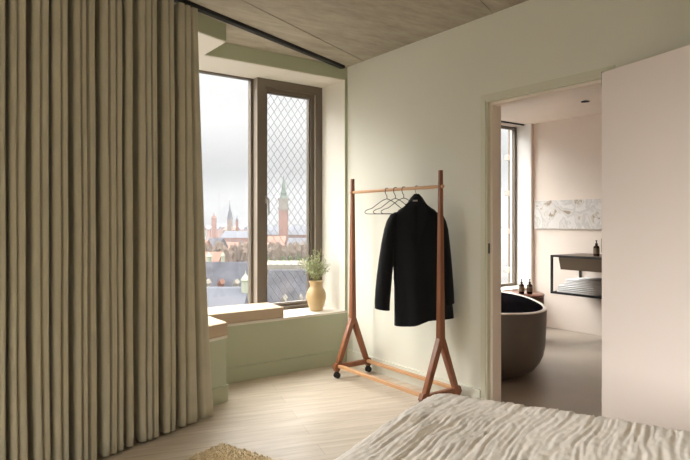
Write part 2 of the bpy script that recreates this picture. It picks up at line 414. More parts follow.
# ============================================================ BATHROOM
BX, BH = 3.05, 2.52
MB().prism([(WX, YB), (BX+.2, YB), (BX+.2, .8), (WX, .8)], -.12, -.002).build('floor_bathroom', 'bathfloor', **S)
MB().box(WX+.12, BX+.1, -3.6, .5, BH, BH+.1).build('ceiling_bathroom', 'pink', **S)
MB().box(BX, BX+.1, -3.6, .15, 0, BH).build('wall_bathroom_far', 'pink', **S)
MB().box(WX+.12, BX+.1, -3.7, -3.6, 0, BH).build('wall_bathroom_side', 'pink', **S)
b = MB(); b.box(WX+.12, BX+.1, .15, .47, 0, .455); b.box(WX+.12, .6, .15, .47, .455, BH); b.box(3.0, BX+.1, .15, .47, .455, BH)
b.build('wall_bathroom_window', 'pink', **S)
MB().box(.6, 3.0, .14, .47, .455, .475, bev=.002).build('trim_5', 'reveal', **S)
MB().box(2.997, 3.0, .16, .37, .475, BH).build('trim_6', 'whitepaint', **S)
w3 = empty('window_3', (1.8, .4, .475), kind='structure')
f = MB(); frame_rect(f, .6, 3.0, .475, BH-.02, .37, .42, .035); f.box(1.78, 1.84, .37, .47, .53, BH-.08); f.build('window_frame', 'bronze', w3)
MB().box(.635, 2.965, .40, .408, .51, BH-.055).build('pane', 'glass', w3)
f = MB(); f.box(3.095, 3.112, .56, .58, .3, 2.7); f.build('guard_rail_post', 'bronze', w3)
for z in (.62, 1.13, 1.63, 2.1):
    MB().box(3.05, 3.125, .54, .60, z, z+.07, bev=.004).build('rail_bracket', 'bronzel', w3)
MB().box(.6, 2.98, .24, .262, BH-.016, BH, bev=.002).build('trim_7', 'black', **S)
MB().box(BX-.020, BX-.001, -1.8, .13, 1.205, 1.55, bev=.001).build('marble_panel', 'marble', label='veined white marble panel set across the blush bathroom wall', category='wall panel')
o = MB().lathe([(0, 0), (.04, 0), (.042, .004), (.03, .008), (.0, .008)], (2.31, -.99, BH-.008), 20).build('ceiling_spotlight', 'black', smooth=True)
tag(o, 'small dark recessed spotlight in the bathroom ceiling', 'light')

# bathtub
tubE = empty('bathtub', (1.014, -.806, 0), 'dark brown oval freestanding bathtub with a pale rim seen through the doorway', 'bathtub')
ta, tn = Vector((.62, .785)), Vector((.785, -.62))
def tring(a_, b_, z, p=2.5, n=64):
    r = []
    for k in range(n):
        t = 2*PI*k/n; c_, s_ = math.cos(t), math.sin(t)
        u = a_*math.copysign(abs(c_)**(2/p), c_); v = b_*math.copysign(abs(s_)**(2/p), s_)
        q = Vector((1.014, -.806)) + ta*u + tn*v; r.append((q.x, q.y, z))
    return r
A, B = .75, .455
out = [(-.265, .006), (-.25, .0), (-.195, .014), (-.14, .040), (-.09, .080), (-.052, .130), (-.027, .185), (-.012, .26), (-.006, .37), (-.002, .5), (0, .568)]
MB().loft([tring(A+o_, B+o_, z) for o_, z in out], caps=False).build('tub_body', 'tub', tubE, smooth=True)
rim = [(0, .568), (.001, .576), (-.006, .580), (-.026, .580), (-.031, .575)]
MB().loft([tring(A+o_, B+o_, z) for o_, z in rim], caps=False).build('tub_rim', 'tubrim', tubE, smooth=True)
inn = [(-.031, .575), (-.036, .50), (-.05, .25), (-.09, .14), (-.2, .10), (-.40, .095)]
MB().loft([tring(A+o_, B+o_, z) for o_, z in inn], caps=True).build('tub_basin', 'tubin', tubE, smooth=True)

# side table and bottles
st = empty('side_table', (2.2, -.30, 0), 'round red-brown lacquered side table between the bathtub and the window', 'side table')
MB().lathe([(0, .002), (.225, .002), (.235, .012), (.235, .47), (.23, .478), (0, .478)], (2.2, -.3, 0), 48).build('table_drum', 'redwood', st, smooth=True)
MB().lathe([(0, .478), (.236, .478), (.24, .482), (.24, .498), (.234, .503), (0, .503)], (2.2, -.3, 0), 48).build('table_top', 'redwood', st, smooth=True)
def bottle(x, y, z, hh, label, group=None):
    e = empty('pump_bottle', (x, y, z), label, 'bottle', group)
    s = hh/.155
    MB().lathe([(0, .001), (.026, .001), (.028, .004), (.028, .085), (.025, .095), (.012, .104), (.011, .112), (0, .112)], (0, 0, 0), 20).build('glass_body', 'amber', None, smooth=True)
    o = bpy.context.scene.collection.objects[-1]; o.parent = e; o.scale = (s, s, s)
    MB().lathe([(.0286, .025), (.0286, .078)], (0, 0, 0), 20).build('paper_wrap', 'paper', None, smooth=True)
    o = C.objects[-1]; o.parent = e; o.scale = (s, s, s)
    m_ = MB(); m_.lathe([(0, .110), (.013, .110), (.013, .124), (.005, .126), (.005, .146), (.009, .147), (.009, .153), (0, .155)], (0, 0, 0), 16); m_.box(-.030, .0, -.004, .004, .147, .153)
    m_.build('pump', 'black', None, smooth=True); o = C.objects[-1]; o.parent = e; o.scale = (s, s, s); o.rotation_euler = (0, 0, .6)
bottle(2.15, -.335, .503, .165, 'left amber pump bottle of the pair on the red-brown side table')
bottle(2.215, -.392, .503, .165, 'right amber pump bottle of the pair on the red-brown side table')

# vanity: black frame bolted to the far wall
va = empty('vanity', (2.75, -1.1, .50), 'wall-hung black metal washstand frame with a dark trough basin', 'vanity')
X0, X1, Y0, Y1, Z0, Z1 = 2.47, BX-.001, -1.75, -.478, .50, .925
fr = MB(); r_ = .022
for x in (X0, X1-r_):
    for y in (Y0, Y1-r_):
        fr.box(x, x+r_, y, y+r_, Z0, Z1)
for z in (Z0, Z1-r_):
    for x in (X0, X1-r_): fr.box(x, x+r_, Y0+r_, Y1-r_, z, z+r_)
    for y in (Y0, Y1-r_): fr.box(X0+r_, X1-r_, y, y+r_, z, z+r_)
fr.build('metal_frame', 'black', va)
MB().box(X0+.01, X1-.01, Y0+.01, Y1-.01, Z0+.004, Z0+.014).build('shelf', 'black', va)
bs = MB(); rings = []
for z, i0 in ((Z1-.004, .0), (Z1-.03, .0), (Z1-.155, .022)):
    rings.append([(X0+.024+i0*.25, Y1-.085-i0, z), (X1-.03, Y1-.085-i0, z), (X1-.03, Y0+.03+i0, z), (X0+.024+i0*.25, Y0+.03+i0, z)])
bs.loft(rings); bs.build('trough_basin', 'basin', va)
MB().box(X0+.022, X1-.022, Y0+.022, Y1-.022, Z1-.012, Z1+.002).build('counter_top', 'basin', va)
bottle(2.62, -.93, Z1+.002, .17, 'amber pump bottle standing on the black washstand')
def towel(x0, x1, y0, y1, z, hh, label):
    e = MB()
    for k in range(2):
        zz = z + k*hh/2
        bm_ = bmesh.new()
        bmesh.ops.create_cube(bm_, size=1, matrix=Matrix.Translation(((x0+x1)/2, (y0+y1)/2, zz+hh/4)) @ Matrix.Diagonal((x1-x0-.006*k, y1-y0-.008*k, hh/2-.001, 1)))
        bmesh.ops.bevel(bm_, geom=bm_.edges[:], offset=hh*.21, segments=3, affect='EDGES')
        e.merge(bm_)
    o = e.build('folded_towel', 'towel', smooth=True, angle=180)
    tag(o, label, 'towel', 'folded towels on the washstand shelf'); return at(o, ((x0+x1)/2, (y0+y1)/2, z))
zz = Z0+.0145
towel(2.52, 2.98, -.98, -.515, zz, .04, 'white folded towel at the bottom of the stack on the washstand shelf')
towel(2.525, 2.98, -.97, -.525, zz+.04, .04, 'white folded towel second from the bottom of the washstand stack')
towel(2.54, 2.97, -.94, -.59, zz+.08, .034, 'white folded towel second from the top of the washstand stack')
towel(2.55, 2.97, -.935, -.60, zz+.114, .034, 'white folded towel on top of the stack on the washstand shelf')

# ============================================================ CURTAIN
F = [(1.877, 1.823, 'E'), (1.926, 1.889, 'M'), (1.978, 1.934, 'm'), (2.055, 2.017, 'D'), (2.103, 2.059, 'm'), (2.183, 2.144, 'D'), (2.222, 2.19, 'M'), (2.27, 2.229, 'm'), (2.357, 2.314, 'D'), (2.418, 2.383, 'D'), (2.464, 2.424, 'm'), (2.513, 2.472, 'M'), (2.589, 2.546, 'D'), (2.626, 2.601, 'M'), (2.668, 2.632, 'm'), (2.736, 2.704, 'D'), (2.78, 2.741, 'm'), (2.839, 2.801, 'D'), (2.883, 2.844, 'm'), (2.956, 2.914, 'D'), (2.989, 2.96, 'm'), (3.042, 3.011, 'D')]
s = 3.072; k = 0
while s < 3.50:
    w_ = random.uniform(.036, .048); F.append((s+w_, s, 'D' if k % 2 else 'm')); s += w_ + (.034 if k % 2 else .005); k += 1
nodes = []   # (s, depth into room), from the right-hand edge leftwards
for i, (sl, sr, kd) in enumerate(F):
    wd = sl-sr
    if i == 0:
        nodes += [(sr-.004, .03), (sr-.006, .06)]
    else:
        gap = sr - F[i-1][0]
        g = {'D': 0.0, 'm': .058, 'M': .010, 'E': 0}[kd]
        mid = F[i-1][0] + gap*.5
        if kd == 'D':
            nodes += [(F[i-1][0]-.003, .086), (F[i-1][0]-.020, .035), (F[i-1][0]-.018, -.034), (sr-gap*.35, -.040), (sr+.008, -.02), (sr+.008, .03), (sr-.003, .075)]
        else:
            nodes += [(mid, g)]
    nodes += [(sr+wd*.06, .112), (sr+wd*.30, .121), (sr+wd*.62, .118), (sr+wd*.90, .108)]
def catmull(P, sub):
    out = []
    for i in range(len(P)-1):
        p0, p1, p2, p3 = P[max(i-1, 0)], P[i], P[i+1], P[min(i+2, len(P)-1)]
        for k in range(sub):
            t = k/sub
            out.append(tuple(.5*((2*p1[j]) + (-p0[j]+p2[j])*t + (2*p0[j]-5*p1[j]+4*p2[j]-p3[j])*t*t + (-p0[j]+3*p1[j]-3*p2[j]+p3[j])*t**3) for j in (0, 1)))
    out.append(P[-1]); return out
prof = catmull(nodes, 4)
NZ = 40; rows = []
for iz in range(NZ+1):
    f_ = iz/NZ; z = .018 + (H-.055-.018)*f_
    row = []
    for (s_, dp) in prof:
        wob = .010*noise.noise(Vector((s_*4.0, z*.8, 3.1))) * (1-f_)**.5 + .004*noise.noise(Vector((s_*9, z*1.5, 9.)))
        flare = -.125*(1-f_)**1.4*max(0, 1-(s_-1.823)/.11)
        dscale = 1 - .18*f_ + .10*(1-f_)*noise.noise(Vector((s_*6, 0, 7.7)))
        row.append((*dg(s_+wob+flare, (dp-.030)*dscale), z))
    rows.append(row)
cu = MB(); cu.loft(rows, closed=False, caps=False)
o = cu.build('curtain', 'curtain', smooth=True, angle=180)
sm = o.modifiers.new('thickness', 'SOLIDIFY'); sm.thickness = .0025
tag(o, 'floor-length olive linen curtain hanging in deep pleats from the ceiling track', 'curtain')

# ============================================================ SEAT CUSHIONS
def cushion(pts, z0, z1, label, loc):
    e = empty('seat_cushion', (*loc, z0), label, 'cushion', 'window seat cushions')
    MB().prism(pts, z0, z1, bev=.008).build('cushion_body', 'cushion_top', e, smooth=True)
    p = MB()
    for z in (z0+.006, z1-.006):
        c = Vector((sum(x for x, y in pts)/len(pts), sum(y for x, y in pts)/len(pts)))
        q = []
        for i in range(len(pts)):
            a_, b_ = Vector(pts[i]), Vector(pts[(i+1) % len(pts)])
            dd_ = (b_-a_).normalized(); q += [a_+dd_*.008, b_-dd_*.008]
        q.append(q[0]); p.tube([(v.x, v.y, z) for v in q], .0035, 6)
    p.build('piping', 'cushion_top', e, smooth=True)
def cy(x): return -.412 + (x+1.345)*.375
cushion([(-1.345, -.412), (-1.345, -.008), (-3.2, -.008-1.855*.375), (-3.2, cy(-3.2))], .4755, .57, 'cream seat cushion on the projecting corner beside the curtain', (-1.5, -.3))
cushion([(-.64, .003), (-.61, .362), (-1.38, .362), (-1.38, .003)], .4755, .565, 'cream seat cushion on the long sill below the tall windows', (-1.0, .18))

# ============================================================ CLOTHES RACK
RX = -.20; RYa, RYb = -.388, -1.412
rk = empty('clothes_rack', (RX, -.9, 0), 'reddish wooden A-frame clothes rack on casters standing against the sage wall', 'clothes rack')
for ry in (RYa, RYb):
    MB().bar((RX, ry, .44), (RX, ry, 1.655), (.047), .046, .022, .026, side=(0, 1, 0), bev=.003).build('post', 'wood', rk, smooth=True, angle=30)
    for sg in (-1, 1):
        MB().bar((RX+sg*.006, ry, .475), (RX+sg*.150, ry, .105), .042, .044, .036, .038, side=(0, 1, 0), bev=.003).build('leg', 'wood', rk, smooth=True, angle=30)
    cb = MB().bar((RX-.15, ry, .094), (RX+.15, ry, .094), .032, .040, side=(0, 1, 0), bev=.003)
    cb.build('cross_bar', 'wood', rk)
    for sg in (-1, 1):
        x = RX+sg*.165
        bm_ = MB()
        bm_.prism([(-.034, -.002), (-.016, -.030), (.016, -.030), (.034, -.002), (.018, .036), (-.018, .036)], -.019, .019, bev=.003)
        bm_.bm.transform(Matrix.Translation((x, ry, .088)) @ Matrix.Rotation(PI/2, 4, 'X')); bm_.build('foot', 'wood', rk)
        c = MB(); c.tube([(x, ry, .070), (x, ry, .050)], .007, 8); c.box(x-.012, x+.014, ry-.014, ry+.014, .046, .056, bev=.002)
        ca = c.build('caster', 'black', rk)
        MB().tube([(x+.004, ry-.018, .0245), (x+.004, ry-.007, .0245)], .024, 18).build('wheel', 'rubber', ca, smooth=True)
        MB().tube([(x+.004, ry+.007, .0245), (x+.004, ry+.018, .0245)], .024, 18).build('wheel', 'rubber', ca, smooth=True)
MB().tube([(RX, RYa+.026, 1.541), (RX, RYb-.026, 1.541)], .0125, 16).build('hanging_bar', 'woody', rk, smooth=True)
for sg in (-1, 1):
    MB().bar((RX+sg*.152, RYa-.012, .102), (RX+sg*.152, RYb+.012, .102), .032, .024, side=(1, 0, 0), bev=.003).build('bottom_rail', 'woody', rk)

# wire hangers
def hanger_wire(hw=.185):
    # local: x along the shoulders, z=0 at top of the bar
    m_ = MB(); R = .0155
    hook = [(R*math.cos(t), 0, R*math.sin(t)-R+.002) for t in [math.radians(a_) for a_ in range(-35, 181, 18)]]
    hook += [(-R+.001, 0, -.035), (-.006, 0, -.052), (0, 0, -.062), (0, 0, -.085)]
    m_.tube(hook, .0028, 6)
    hk = m_
    b_ = MB()
    r = .014; zt, zb = -.175, -.198
    right = [(0, 0, -.083), (.02, 0, -.088), (.05, 0, -.103), (hw-.06, 0, zt+.018), (hw-.022, 0, zt+.006), (hw-.004, 0, zt-.004), (hw, 0, zt-.013), (hw-.006, 0, zb), (hw-.02, 0, zb-.003)]
    left = [(-x, y, z) for x, y, z in right][::-1]
    loop = right + left
    b_.tube(loop + [loop[0]], .0028, 6)
    return hk, b_
hlabels = ['leftmost of the three empty dark wire hangers on the rack bar', 'middle of the three empty dark wire hangers on the rack bar', 'empty dark wire hanger nearest to the black coat']
hk, hb = hanger_wire()
h0 = empty('coat_hanger', (0, 0, 0), hlabels[0], 'hanger', 'wire hangers on the rack bar')
o1 = hk.build('hook', 'wire', None, smooth=True); o1.parent = h0
o2 = hb.build('shoulder_wire', 'wire', None, smooth=True); o2.parent = h0
spots = [(-.835, -.30), (-.935, -.26), (-1.03, -.30)]
for i, (y, rz) in enumerate(spots + [(-1.17, -.79)]):
    if i == 0: r0 = h0
    else:
        r0 = h0.copy(); C.objects.link(r0)
        for ch in (o1, o2):
            c_ = ch.copy(); C.objects.link(c_); c_.parent = r0
    r0.location = (RX, y, 1.5555); r0.rotation_euler = (0, 0, rz)
    if i == 3: r0.scale = (.74, 1, 1)
    r0['label'] = (hlabels + ['dark wire hanger inside the shoulders of the black coat'])[i]

# coat
CX, CYc = RX, -1.17
uu = Vector((.70, -.714)); vv = Vector((-.714, -.70))
ct = empty('coat', (CX, CYc, .56), 'long black wool coat hanging from the wooden rack', 'coat')
def cring(u0, hw, hd, z, p=2.3, n=48, ztilt=None, v0=0, fold=0):
    r = []
    for k in range(n):
        t = 2*PI*k/n; c_, s_ = math.cos(t), math.sin(t)
        u = u0 + hw*math.copysign(abs(c_)**(2/p), c_); v = hd*math.copysign(abs(s_)**(2/p), s_)
        v += v0 + fold*math.sin(u*38+z*2)*abs(s_)
        q = Vector((CX, CYc)) + uu*u + vv*v
        r.append((q.x, q.y, z + (ztilt(u) if ztilt else 0)))
    return r
def sg(x): return 1/(1+math.exp(-x))
ht = lambda u: .062*sg((u-.045)*28)
secs = [(.0, .045, .038, 1.452, 0, 0), (0, .055, .042, 1.44, 0, 0), (0, .078, .052, 1.418, 0, 0), (0, .115, .060, 1.390, 0, 0), (.0, .150, .066, 1.362, 0, 0), (.0, .178, .070, 1.328, 0, 0), (.0, .193, .075, 1.29, 0, .0), (.004, .190, .082, 1.2, 0, .003), (.012, .188, .09, 1.08, 0, .005), (.022, .192, .095, .95, .2, .007), (.034, .199, .098, .82, .5, .009), (.044, .207, .10, .70, .8, .011), (.050, .213, .10, .60, 1, .012), (.052, .216, .10, .535, 1, .012)]
cb = MB(); cb.loft([cring(u0, hw, hd, z, ztilt=(lambda u, k_=k_: k_*ht(u)), fold=fo) for u0, hw, hd, z, k_, fo in secs]); cb.build('coat_body', 'coat', ct, smooth=True, angle=60)
def sleeve(sgn, path, name='sleeve'):
    m_ = MB(); rings = []
    for (u, v, z, ru, rv) in path:
        rg = []
        for k in range(24):
            t = 2*PI*k/24
            q = Vector((CX, CYc)) + uu*(u+ru*math.cos(t)) + vv*(v+rv*math.sin(t)); rg.append((q.x, q.y, z + (.008*math.cos(t)*sgn if z < .8 else 0)))
        rings.append(rg)
    m_.loft(rings); m_.build(name, 'coat', ct, smooth=True, angle=60)
sleeve(-1, [(-.140, .0, 1.365, .02, .03), (-.160, .0, 1.345, .034, .048), (-.176, .004, 1.30, .044, .060), (-.188, .008, 1.24, .050, .066), (-.204, .012, 1.14, .054, .066), (-.220, .016, 1.02, .056, .064), (-.234, .022, .90, .057, .062), (-.244, .028, .78, .057, .060), (-.249, .03, .70, .056, .058), (-.249, .03, .652, .055, .057)])
sleeve(1, [(.145, .0, 1.362, .02, .03), (.162, .0, 1.342, .030, .045), (.176, .006, 1.30, .036, .050), (.186, .012, 1.24, .042, .050), (.196, .016, 1.14, .044, .050), (.206, .02, 1.02, .046, .048), (.214, .024, .90, .046, .047), (.222, .028, .78, .046, .046), (.226, .028, .70, .045, .044)])
# collar: a band that stands and folds around the neck
cl = MB(); rings = []
for hw, hd, z, v0 in ((.010, .018, 1.497, .0), (.018, .026, 1.499, .0), (.044, .046, 1.470, .002), (.064, .060, 1.438, .006), (.078, .066, 1.412, .008), (.070, .058, 1.408, .006)):
    rings.append(cring(0, hw, hd, z, n=40, v0=v0))
cl.loft(rings, caps=False).build('collar', 'coat', ct, smooth=True, angle=50)
lp = MB()
for sgn in (-1, 1):
    pts3 = [(.004*sgn, .070, 1.44), (.075*sgn, .062, 1.425), (.105*sgn, .068, 1.33), (.070*sgn, .084, 1.30), (.012*sgn, .093, 1.10)]
    b = bmesh.new(); v_ = []
    for dv in (0, .006):
        v_.append([b.verts.new((*(Vector((CX, CYc)) + uu*u + vv*(v+dv)), z)) for u, v, z in pts3])
    b.faces.new(v_[0]); b.faces.new(v_[1][::-1])
    for i in range(5): b.faces.new((v_[0][i], v_[0][(i+1) % 5], v_[1][(i+1) % 5], v_[1][i]))
    lp.merge(b)
lp.build('lapels', 'coat', ct)
q = Vector((CX, CYc)) + vv*.0735 + uu*-.008
mxl = Matrix.Translation((q.x, q.y, 1.447)) @ Matrix.Rotation(math.atan2(uu.y, uu.x), 4, 'Z') @ Matrix.Rotation(-.5, 4, 'X')
MB().box(-.017, .017, -.001, .002, -.005, .005, mxl).build('neck_label', 'label', ct, label='small pale neck label')

# ============================================================ VASE AND SPRIGS
VX, VY = -.205, .165
va_ = MB(); va_.lathe([(0, .0005), (.052, .0005), (.058, .004), (.062, .02), (.076, .06), (.088, .105), (.092, .135), (.088, .165), (.074, .195), (.062, .21), (.058, .222), (.060, .25), (.068, .268), (.070, .272), (.065, .273), (.056, .255), (.052, .22), (.07, .18), (.07, .05), (0, .03)], (0, 0, 0), 48)
o = va_.build('vase', 'vase', smooth=True, angle=180); o.location = (VX, VY, .475)
tag(o, 'ochre glazed ceramic vase standing on the window sill near the corner', 'vase')
pl = empty('leafy_sprigs', (VX, VY, .62), 'loose bunch of small-leaved green sprigs in the ochre vase', 'plant')
rnd = random.Random(5)
st_, lf = MB(), MB()
for i in range(62):
    an = rnd.uniform(0, 2*PI); lean = rnd.uniform(.03, .22 if math.cos(an) < .3 else .14); hh = rnd.uniform(.09, .25)
    if i > 56: hh = .31; lean = rnd.uniform(.02, .10)
    p0 = Vector((rnd.uniform(-.03, .03), rnd.uniform(-.03, .03), .13)); pts = []
    for k in range(6):
        t = k/5
        pts.append(Vector((p0.x+math.cos(an)*lean*t**1.4, p0.y+math.sin(an)*min(lean, .13)*t**1.4, p0.z+hh*t - .02*t*t)) + Vector((rnd.uniform(-1, 1), rnd.uniform(-1, 1), 0))*.004)
    base = Vector((VX, VY, .62))
    st_.tube([p+base for p in pts], [.0014]*5+[.0006], 4)
    for k in range(2, 6):
        a_, b_ = pts[k-1], pts[k]
        for j in range(6):
            p = a_.lerp(b_, (j+.5)/6)+base
            d_ = Vector((rnd.uniform(-1, 1), rnd.uniform(-1, 1), rnd.uniform(-.2, 1.0))).normalized()
            L = rnd.uniform(.014, .028); wv = d_.cross(Vector((rnd.uniform(-1, 1), rnd.uniform(-1, 1), rnd.uniform(-1, 1)))).normalized()*L*.26
            vs = [lf.bm.verts.new(x) for x in (p, p+d_*L*.5+wv, p+d_*L, p+d_*L*.5-wv)]
            lf.bm.faces.new(vs)
st_.build('stems', 'stem', pl); lf.build('leaves', 'leaf', pl)

# ============================================================ BED
e1 = Vector((-.936, -.351)); e2 = Vector((.351, -.936))
be1 = Matrix.Rotation(math.radians(2.5), 2) @ e1; be2 = Matrix.Rotation(math.radians(2.5), 2) @ e2
BC = Vector((-1.27, -2.50)) - e1*.10 - e2*.145
L1, L2 = 2.15, 1.9
def bp(p, q): v = BC + be1*p + be2*q; return (v.x, v.y)
bd = empty('bed', (*bp(L1/2, L2/2), 0), 'low upholstered bed under the oat muslin quilt', 'bed')
def quad(p0, p1, q0, q1): return [bp(p0, q0), bp(p1, q0), bp(p1, q1), bp(p0, q1)]
MB().prism(quad(.05, L1-.05, .05, L2-.05), .03, .27, bev=.01).build('bed_base', 'bedbase', bd)
MB().prism(quad(.045, L1-.045, .045, L2-.045), .27, .50, bev=.03).build('mattress', 'mattress', bd, smooth=True)
for p_, q_ in ((.12, .12), (L1-.12, .12), (.12, L2-.12), (L1-.12, L2-.12)):
    MB().prism(quad(p_-.03, p_+.03, q_-.03, q_+.03), 0, .03).build('leg', 'black', bd)
# quilt: parametric drape with woven ridges
rq, ZT, DROP = .15, .560, .34
def wr_h(p, q):
    # ridges run roughly along p; frequency across q
    wx = .035*noise.noise(Vector((p*2.2, q*2.5, 1.3))) + .012*noise.noise(Vector((p*7, q*6, 5.5)))
    ang_ = .12*p + .22*q*(1-p/2.15)
    c = (q + wx + ang_*.6)
    a_ = noise.noise(Vector((p*2.8, c*52, .7)))
    b_ = noise.noise(Vector((p*5.0, c*105, 4.2)))
    r1 = 1-abs(a_)*2.1
    amp = .6 + .6*noise.noise(Vector((p*3, q*3, 8.8)))
    return amp*(.0100*r1 + .0060*b_) + .008*noise.noise(Vector((p*1.6, q*2.0, 2.2))) + .0030*noise.noise(Vector((p*34, q*60, 0))) + .0012*noise.noise(Vector((p*90, q*110, 0)))
def quilt_pt(p, q):
    cp = min(max(p, rq), L1-rq); cq = min(max(q, rq), L2-rq)
    dx, dy = p-cp, q-cq; dist = math.hypot(dx, dy)
    hgt = wr_h(p, q)
    if dist < 1e-6:
        x, y = bp(p, q); return Vector((x, y, ZT+hgt))
    ux, uy = dx/dist, dy/dist
    if dist < rq*PI/2:
        an = dist/rq; o_, dz = rq*math.sin(an), rq*(1-math.cos(an)); nx, nz_ = math.sin(an), math.cos(an)
    else:
        o_, dz = rq, rq+dist-rq*PI/2; nx, nz_ = 1, 0
    o_ += hgt*nx + .02*max(0, dz-.1)
    x, y = bp(cp+ux*o_, cq+uy*o_); return Vector((x, y, ZT-dz+hgt*nz_))
qm = MB(); ext = rq*(PI/2-1)+DROP-rq+.0
NP, NQ = 230, 470
P_ = [-ext + (L1+2*ext)*((i/NP)**1.15) for i in range(NP+1)]
Q_ = [-ext + (L2+2*ext)*((j/NQ)**1.1) for j in range(NQ+1)]
qm.loft([[quilt_pt(p, q) for q in Q_] for p in P_], closed=False, caps=False)
o = qm.build('quilt', 'quilt', smooth=True, angle=180)
tag(at(o, (*bp(L1/2, L2/2), .5)), 'oat-coloured crinkled muslin quilt spread over the bed', 'quilt')

# ============================================================ RUG
RC = Vector((-1.71, -1.134))
def rp_(p, q): v = RC + e1*p + e2*q; return v
rg = MB(); rw, rl = 1.9, 1.22
rg.prism([tuple(rp_(.01, .01)), tuple(rp_(rw, .01)), tuple(rp_(rw, rl)), tuple(rp_(.01, rl))], .001, .008)
rr_ = random.Random(3); nx, ny = int(rw/.0145), int(rl/.0145)
bmr = rg.bm
for i in range(nx):
    for j in range(ny):
        p = rp_(rw*(i+rr_.random())/nx, rl*(j+rr_.random())/ny)
        if p.x < -3.2: continue
        h_ = rr_.uniform(.014, .026); an = rr_.uniform(0, 2*PI); ln = rr_.uniform(.003, .014); r = rr_.uniform(.004, .0065)
        mid = Vector((p.x+math.cos(an)*ln*.3, p.y+math.sin(an)*ln*.3, h_*.65)); tip = Vector((p.x+math.cos(an)*ln, p.y+math.sin(an)*ln, h_))
        a0 = rr_.uniform(0, PI)
        b0 = [bmr.verts.new((p.x+math.cos(a0+k*2.094)*r, p.y+math.sin(a0+k*2.094)*r, .006)) for k in range(3)]
        b1 = [bmr.verts.new((mid.x+math.cos(a0+k*2.094)*r*.9, mid.y+math.sin(a0+k*2.094)*r*.9, mid.z)) for k in range(3)]
        t1 = bmr.verts.new(tip)
        for k in range(3):
            bmr.faces.new((b0[k], b0[(k+1) % 3], b1[(k+1) % 3], b1[k])); bmr.faces.new((b1[k], b1[(k+1) % 3], t1))
o = rg.build('rug', 'rug', smooth=True, angle=180); tag(o, 'tan shaggy rug lying on the oak floor beside the bed', 'rug')

# ============================================================ CITY OUTSIDE
camP = Vector((-3.08, -4.23)); cx = Vector((.808, -.589)); cyv = Vector((.589, .808)); EYE = 1.3; GZ = -24.0
def far(px_, D):      # bearing expressed as the tangent offset from the view axis
    t = (px_-345)/569.0; v = camP + cx*(t*D) + cyv*D; return v
def hz(y_, D): return EYE + (221-y_)/569.0*D
g = MB(); g.box(-900, 1500, 8, 2200, GZ-1, GZ); g.build('ground', 'ground', **S)
rotA = math.atan2(cx.y, cx.x)
def fx(px_, D): return Matrix.Translation((*far(px_, D), 0)) @ Matrix.Rotation(rotA, 4, 'Z')

def roof_house(px0, px1, yr, D, depth, roofh, wallm, roofm, label, cat='building', group=None, name='city_building', windows=True, flat=False):
    t0, t1 = (px0-345)/569*D, (px1-345)/569*D; W = t1-t0; zr = hz(yr, D); M0 = fx((px0+px1)/2, D)
    e = empty(name, (*far((px0+px1)/2, D), GZ), label, cat, group)
    zt = zr-roofh
    MB().box(-W/2, W/2, -depth/2, depth/2, GZ, zt, M0).build('wall', wallm, e)
    r = MB()
    if flat: r.box(-W/2-.3, W/2+.3, -depth/2-.3, depth/2+.3, zt, zr, M0)
    else:
        rings = [[M0 @ Vector(v) for v in ((x, -depth/2-.4, zt), (x, -depth/2*.06, zr), (x, depth/2*.06, zr), (x, depth/2+.4, zt))] for x in (-W/2-.3, W/2+.3)]
        r.loft(rings)
    r.build('roof', roofm, e)
    if windows:
        nw = max(2, int(W/4.2)); wm = MB()
        for i in range(nw):
            for z in [zt-2.4-3.6*k for k in range(3)]:
                x = -W/2 + W*(i+.5)/nw; wm.box(x-.6, x+.6, -depth/2-.15, -depth/2+.1, z-1.0, z+1.0, M0)
        wm.build('windows', 'windowdark', e, kind='stuff')
    return e, M0, W, zt, zr

# near slate-roofed block with dormers and copper lanterns
e, M0, W, zt, zr = roof_house(150, 255, 262, 78, 26, 9, 'brick', 'slate', 'long slate-roofed block with dormers seen through the left pane', windows=False)
rf = [c for c in e.children if c.name.startswith('roof')][0]
for x_, n_ in ((-70, 0), (207, 1), (221, 2), (236, 3)):
    if not n_: continue
    Dn = 71.5; m_ = fx(x_, Dn); z = hz(286, Dn)
    q = MB(); q.box(-.24, .24, -.8, .9, z-1.0, z+.35, m_)
    q.loft([[m_ @ Vector(v) for v in ((-.32, y, z+.32), (0, y, z+.85), (.32, y, z+.32))] for y in (-.95, 1.2)])
    q.build('dormer', 'stone' if n_ != 2 else 'tile', rf)
def lantern(px_, yb, yt, D, wpx, parent):
    m_ = fx(px_, D); z0, z1 = hz(yb, D), hz(yt, D); r = wpx/569*D/2; hh = z1-z0; c = far(px_, D)
    q = MB(); q.lathe([(r, -.8), (r, hh*.45), (r*1.2, hh*.47), (r*1.0, hh*.58), (r*.5, hh*.72), (r*.15, hh*.8), (.03, hh)], (c.x, c.y, z0), 10)
    return q.build('lantern', 'copperl', parent)
lantern(209, 262, 251, 78, 5.5, rf); lantern(223, 262, 250, 78, 4, rf)
e2_, *_ = roof_house(165, 246.5, 287.5, 52, 22, 5.5, 'stone', 'slate2', 'lower lead-grey roofed block in front of the dormered one', windows=False)
lantern(245.5, 290, 270, 51, 8, [c for c in e2_.children if c.name.startswith('roof')][0])
e3_, M3, W3, zt3, zr3 = roof_house(272.5, 345, 270, 66, 30, 12, 'brick', 'slate', 'large slate-roofed block behind the wire screen', windows=False)
rf3 = [c for c in e3_.children if c.name.startswith('roof')][0]
